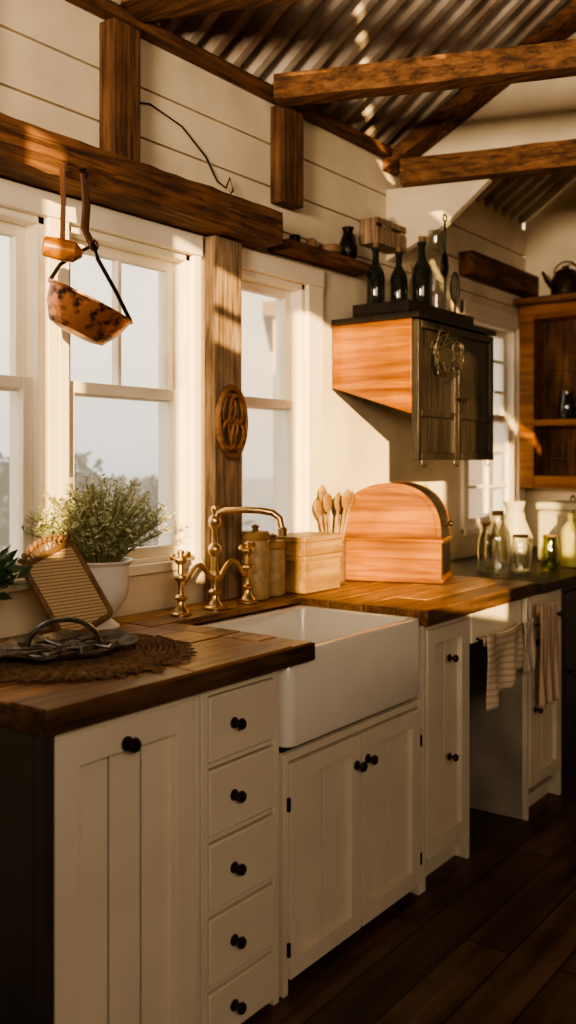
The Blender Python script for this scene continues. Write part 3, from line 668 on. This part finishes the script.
# ---------------------------------------------------------------- CANED TRAY
T=thing('rattan_tray',(1.70,1.97,.9205),'square rattan tray with pale ribbed panel leaning by the pot','tray')
g=G(); w,h=.18,.225
Rt=Matrix.Translation((1.63,1.915,.932))@Matrix.Rotation(math.radians(-3),4,'Z')@Matrix.Rotation(math.radians(-24),4,'X')@Matrix.Rotation(math.radians(-18),4,'Y')
g.T=Rt
fr=G(); fr.T=Rt
P=[]
for cx,cz,a0 in ((w-.015,h-.015,0),(.015,h-.015,90),(.015,.015,180),(w-.015,.015,270)):
    for i in range(6):
        a=math.radians(a0+18*i); P.append((cx+.015*math.cos(a),0,cz+.015*math.sin(a)))
fr.tube(P,.009,8,closed=True); 
sc=[]
for i in range(41): sc.append((w*i/40,-.004+.004*math.sin(i*1.6),h+.012+.026*math.sin(math.pi*i/40)+.004*math.cos(i*1.6)))
fr.tube(sc,.007,8)
for i in range(2,39,3): fr.tube([sc[i],(sc[i][0],0,h)],.003,5)
obj('tray_rim',fr,'rim',parent=T)
g.box(.006,w-.006,-.002,.003,.006,h-.006); obj('cane_panel',g,'rattan',parent=T)
# ---------------------------------------------------------------- MAT AND DISH
g=G(); mx_,my_=1.565,1.775; pts=[]; n=900; rj=random.Random(8)
for i in range(n):
    q=i/(n-1); a=q*2*math.pi*16; r_=.008+.225*q; r_+= .004*math.sin(3*a+1)*q; pts.append((mx_+r_*math.cos(a)*1.08,my_+r_*math.sin(a)*.94,.9295+.0010*math.sin(a*9)+.0018*math.sin(a*1.0+r_*20)**2))
g.tube(pts,.0085,6,flat=.7)
for i in range(330):
    a=i/330*6.283+random.uniform(-.02,.02); r_=.230; l=random.uniform(.006,.05); b=random.uniform(-.12,.12)
    g.tube([(mx_+r_*math.cos(a)*1.08,my_+r_*math.sin(a)*.94,.927),(mx_+(r_+l)*math.cos(a+b)*1.08,my_+(r_+l)*math.sin(a+b)*.94,.925)],[.003,.0015],5)
obj('woven_placemat',g,'jute',label='round coiled dark jute placemat with a frayed edge',category='placemat')
px,py,pz=1.51,1.78,.942
T=thing('serving_tray',(px,py,pz),'broad irregular worn metal openwork dish with raised handle on the placemat','dish')
g=G(); vs=[];fs=[]; K=48; prof=[(.0,0),(.10,0),(.13,.006),(.155,.012),(.178,.020),(.178,.024),(.155,.016),(.127,.010),(.0,.005)]
for (r_,z_) in prof:
    for i in range(K):
        a=i/K*6.283; w_=1+(.05*math.cos(8*a)+.05*math.cos(2*a+.6))*(r_/.178)**2; vs.append((px+r_*w_*math.cos(a),py+r_*w_*.84*math.sin(a),pz+z_+(.004*math.sin(8*a))*(r_/.178)**3))
for j in range(len(prof)-1):
    for i in range(K):
        k=(i+1)%K; fs.append((j*K+i,j*K+k,(j+1)*K+k,(j+1)*K+i))
g.add(vs,fs)
obj('dish_body',g,'pewter',parent=T)
g=G()
for r_,zz_ in ((.115,.012),(.08,.012),(.05,.012),(.025,.012)):
    K=36; g.tube([(px+(r_+.004*math.cos(9*t*6.283/K))*math.cos(t*6.283/K),py+.86*(r_+.004*math.cos(9*t*6.283/K))*math.sin(t*6.283/K),pz+zz_) for t in range(K)],.003,6,closed=True)
for k in range(10):
    a=k*math.pi/5; g.tube([(px+.02*math.cos(a),py+.02*math.sin(a),pz+.012),(px+.08*math.cos(a+.25),py+.068*math.sin(a+.25),pz+.018),(px+.14*math.cos(a),py+.118*math.sin(a),pz+.017)],.0035,6)
obj('openwork_pattern',g,'pewter',parent=T)
g=G()
g.T=Matrix.Translation((px,py,0))@Matrix.Rotation(math.radians(-35),4,'Z')@Matrix.Translation((-px,-py,0))
g.tube([(px+.085*math.cos(math.radians(q)),py,pz+.014+.065*math.sin(math.radians(q))) for q in range(0,181,10)],.0065,8,flat=1.6)
obj('loop_handle',g,'pewter',parent=T)
# ---------------------------------------------------------------- TOWELS
def towel(x0,x1,y,z0,z1,mat,lab,folds=4,amp=.012,slant=0):
    g=G(); vs=[];fs=[]; nx,nz=30,20
    for i in range(nx+1):
        for j in range(nz+1):
            a,b=i/nx,j/nz; w_=1-.03*b*(1)
            vs.append((x0+(x1-x0)*(.5+(a-.5)*w_),y-amp*(.3+b)*math.sin(a*folds*2*math.pi)-.004*math.sin(a*17+b*5),z1-(z1-z0)*b-slant*a*b-.012*math.sin(math.pi*a)*(1-b)))
    for i in range(nx):
        for j in range(nz): fs.append((i*(nz+1)+j,(i+1)*(nz+1)+j,(i+1)*(nz+1)+j+1,i*(nz+1)+j+1))
    k=len(vs)
    for i in range(nx+1):
        a=i/nx; v0=vs[i*(nz+1)]; vs.append((v0[0],v0[1]+.008,v0[2]+.004)); vs.append((v0[0],v0[1]+.014,v0[2]-.002)); vs.append((v0[0],v0[1]+.016,v0[2]-.04))
    for i in range(nx):
        A=i*(nz+1); B=(i+1)*(nz+1); fs.append((A,B,k+3*(i+1),k+3*i))
        for q in (0,1): fs.append((k+3*i+q,k+3*(i+1)+q,k+3*(i+1)+q+1,k+3*i+q+1))
    g.add(vs,fs); obj('dish_towel',g,mat,label=lab,category='towel',solid=.003,group='towels hanging at the cabinets')
towel(3.095,3.42,1.418,.52,.79,'towel','wide beige towel with soft brown stripes draped over the rail',2,.016,slant=-.10)
towel(3.425,3.535,1.418,.60,.79,'towelgrey','beige striped folded dish towel hanging on the rail',2)
towel(3.55,3.74,1.405,.44,.84,'towelred','beige and rust striped dish towel on the cabinet',2.5,.010)
T=thing('towel_rail',(3.3,1.44,.75),'thin black iron towel rail below the worktop','towel rail')
g=G().tube([(3.09,1.434,.755),(3.72,1.434,.755)],.004,8); g.tube([(3.12,1.434,.755),(3.12,1.470,.770)],.004,6); g.tube([(3.52,1.434,.755),(3.52,1.470,.770)],.004,6)
obj('rail',g,'iron',parent=T)
# ---------------------------------------------------------------- FAR COUNTER ITEMS
def jar(x,y,r,h,lab,neck=.5,mat='glass',z=.9085,name='glass_jar',lid='rim'):
    T=thing(name,(x,y,z),lab,'jar')
    obj('jar_body',G().lathe([(r*.9,0),(r,.01),(r,h*.55),(r*.9,h*.68),(r*neck,h*.82),(r*neck,h*.93),(r*neck*1.15,h*.95),(r*neck*.9,h*.95),(r*neck*.85,h*.82),(r*.85,h*.66),(r*.94,h*.55),(r*.94,.014),(0,.012)],(x,y,z),24),mat,parent=T)
    obj('stopper',G().lathe([(r*neck*.8,h*.93),(r*neck*.9,h*.955),(r*neck*.9,h),(0,h*1.01)],(x,y,z),20),lid,parent=T)
jar(3.80,1.69,.055,.28,'clear glass jar with brown stopper on the far worktop')
jar(3.96,1.655,.048,.17,'short clear glass jar on the far worktop',.8)
jar(3.95,1.80,.05,.22,'tall clear glass jar on the far worktop',.7)
jar(4.16,1.60,.042,.16,'small yellow green glass jar on the far worktop',.8,'greenglass')
jar(4.38,1.58,.05,.26,'tall pale green glazed bottle on the far worktop',.3,'green',name='ceramic_bottle')
vase(4.35,1.85,.9085,1.8,'palebox','pale ceramic pitcher on the far worktop','ceramic_pitcher')
T=thing('bread_bin',(4.62,1.68,.9085),'pale cream enamel bin with lid on the far worktop','box')
obj('bin_body',G().box(4.50,4.80,1.54,1.80,.9085,1.16),'palebox',parent=T,bevel=.02)
obj('bin_lid',G().box(4.495,4.805,1.535,1.805,1.161,1.20),'palebox',parent=T,bevel=.012)
obj('handle',G().tube(arc((4.65,1.67,1.2),.03,0,180,10),.005,8),'rim',parent=T)
jar(5.20,1.90,.04,.16,'small brown glass jar standing on the hutch shelf',.8,'bottle',z=1.6355)
jar(5.20,1.80,.035,.12,'small dark glass jar standing on the hutch shelf',.8,'bottle',z=1.6355)
T=thing('kettle',(5.18,1.86,2.3205),'dull dark brown kettle on the wooden shelf','kettle')
kx,ky,kz=5.18,1.90,2.3205
obj('kettle_body',G().lathe([(.07,0),(.082,.01),(.08,.09),(.055,.14),(.02,.155),(.02,.165),(.0,.17)],(kx,ky,kz),28),'bronze',parent=T)
obj('spout',G().tube([(kx,ky+.07,kz+.05),(kx,ky+.11,kz+.095),(kx,ky+.135,kz+.15)],[.018,.012,.009],10),'bronze',parent=T)
obj('handle',G().tube(arc((kx,ky,kz+.12),.072,10,170,14,'yz'),.005,8),'bronze',parent=T)
vase(5.17,1.70,2.3205,1.5,'rim','dull brown jug on the wooden shelf')
# ---------------------------------------------------------------- OUTSIDE
obj('ground',G().box(-25,90,W+.2,90,-.6,-.5),'grass',kind='structure')
g=G(); rh=random.Random(21)
for i in range(12000):
    x_=rh.uniform(3.6,7.0); top_=1.38+.08*math.sin(x_*4.1)+.05*math.sin(x_*11.3)-.20*max(0,x_-5.1)
    z_=-.45+(top_+.45)*(rh.random()**.75); y_=6.0+rh.uniform(-.4,.4)*(1-.5*max(0,z_)/1.5)
    s_=rh.uniform(.03,.075); d1=Vector((rh.uniform(-1,1),rh.uniform(-1,1),rh.uniform(-1,1))).normalized(); d2=d1.cross(Vector((rh.uniform(-1,1),rh.uniform(-1,1),1))).normalized()
    p=Vector((x_,y_,z_)); g.add([p,p+d1*s_+d2*s_*.5,p+d1*s_*2,p+d1*s_-d2*s_*.5],[(0,1,2,3)])
obj('garden_hedge',g,'hedge',label='dark green leafy garden hedge outside the window',category='hedge',smooth=False)
T=thing('outbuilding',(12,9,-.5),'warm peach walled outbuilding seen through the window','building')
A=Vector((10.5,8.0)); e1=Vector((.59,-.81)); e2=Vector((.81,.59)); q=[A,A+e1*5,A+e1*5+e2*4,A+e2*4]
obj('building_wall',G().prism([(p.x,p.y) for p in q],-.5,3.4,'z'),'peach',parent=T)
q=[A-e1*.15-e2*.2,A+e1*5.2-e2*.2,A+e1*5.2+e2*4.2,A-e1*.15+e2*4.2]
obj('building_roof',G().prism([(p.x,p.y) for p in q],3.4,3.6,'z'),'rim',parent=T)
# ---------------------------------------------------------------- LIGHT
def light(name,type_,loc,energy,color,size=1,target=None,direction=None,sy=None):
    l=D.lights.new(name,type_); l.energy=energy; l.color=color
    if type_=='AREA': l.shape='RECTANGLE'; l.size=size; l.size_y=sy or size
    if type_=='SUN': l.angle=math.radians(.3)
    o_=D.objects.new(name,l); COL.objects.link(o_); o_.location=loc
    d_=Vector(direction) if direction else Vector(target)-Vector(loc)
    o_.rotation_euler=d_.to_track_quat('-Z','Y').to_euler(); return o_
light('sun_light','SUN',(-4,-2,4),17,(1,.67,.28),direction=(1,.8,-.20))
l=light('room_fill','AREA',(-.6,-1.6,2.3),23,(1,.78,.55),1.6,target=(2.0,1.9,1.1),sy=1.0); l.data.spread=math.radians(120)
l=light('ceiling_fill','AREA',(-.6,.9,2.2),34,(1,.76,.50),.8,target=(3.3,1.3,3.15),sy=.5); l.data.spread=math.radians(80)  # added unseen area lamp that brightens the roof sheets and beams
w=D.worlds.new('World'); C.scene.world=w; w.use_nodes=True; nt=w.node_tree; nt.nodes.clear(); L=nt.links.new
o=nt.nodes.new('ShaderNodeOutputWorld'); bg=nt.nodes.new('ShaderNodeBackground'); tc=nt.nodes.new('ShaderNodeTexCoord'); sp=nt.nodes.new('ShaderNodeSeparateXYZ')
r=ramp(nt,[(.0,(.60,.55,.50)),(.49,(.50,.50,.53)),(.515,(.66,.63,.60)),(.56,(.95,.82,.64)),(.62,(1.0,.89,.72)),(1,(.75,.78,.82))])
r2=ramp(nt,[(.0,(.60,.55,.50)),(.49,(.75,.56,.36)),(.55,(1.0,.70,.38)),(.70,(1.0,.82,.56)),(1,(.75,.78,.82))])
mp=nt.nodes.new('ShaderNodeMapRange'); mp.inputs[1].default_value=-1; mp.inputs[2].default_value=1
mq=nt.nodes.new('ShaderNodeMapRange'); mq.inputs[1].default_value=.70; mq.inputs[2].default_value=.82
mxx=nt.nodes.new('ShaderNodeMix'); mxx.data_type='RGBA'
L(tc.outputs['Generated'],sp.inputs[0]); L(sp.outputs[2],mp.inputs[0]); L(sp.outputs[0],mq.inputs[0]); L(mp.outputs[0],r.inputs[0]); L(mp.outputs[0],r2.inputs[0])
L(mq.outputs[0],mxx.inputs[0]); L(r.outputs[0],mxx.inputs[6]); L(r2.outputs[0],mxx.inputs[7]); L(mxx.outputs[2],bg.inputs[0]); bg.inputs[1].default_value=2.4; L(bg.outputs[0],o.inputs[0])
# ---------------------------------------------------------------- CAMERA
cd=D.cameras.new('Camera'); cam=D.objects.new('Camera',cd); COL.objects.link(cam); C.scene.camera=cam
cam.location=(0,0,1.397)
fwd=Vector((math.cos(math.radians(36.43)),math.sin(math.radians(36.43)),0))
cam.rotation_euler=fwd.to_track_quat('-Z','Y').to_euler()
cd.sensor_fit='VERTICAL'; cd.sensor_height=36; cd.lens=951/1024*36; cd.shift_y=-50/1024; cd.clip_start=.02
cd.dof.use_dof=True; cd.dof.focus_distance=2.8; cd.dof.aperture_fstop=2.0
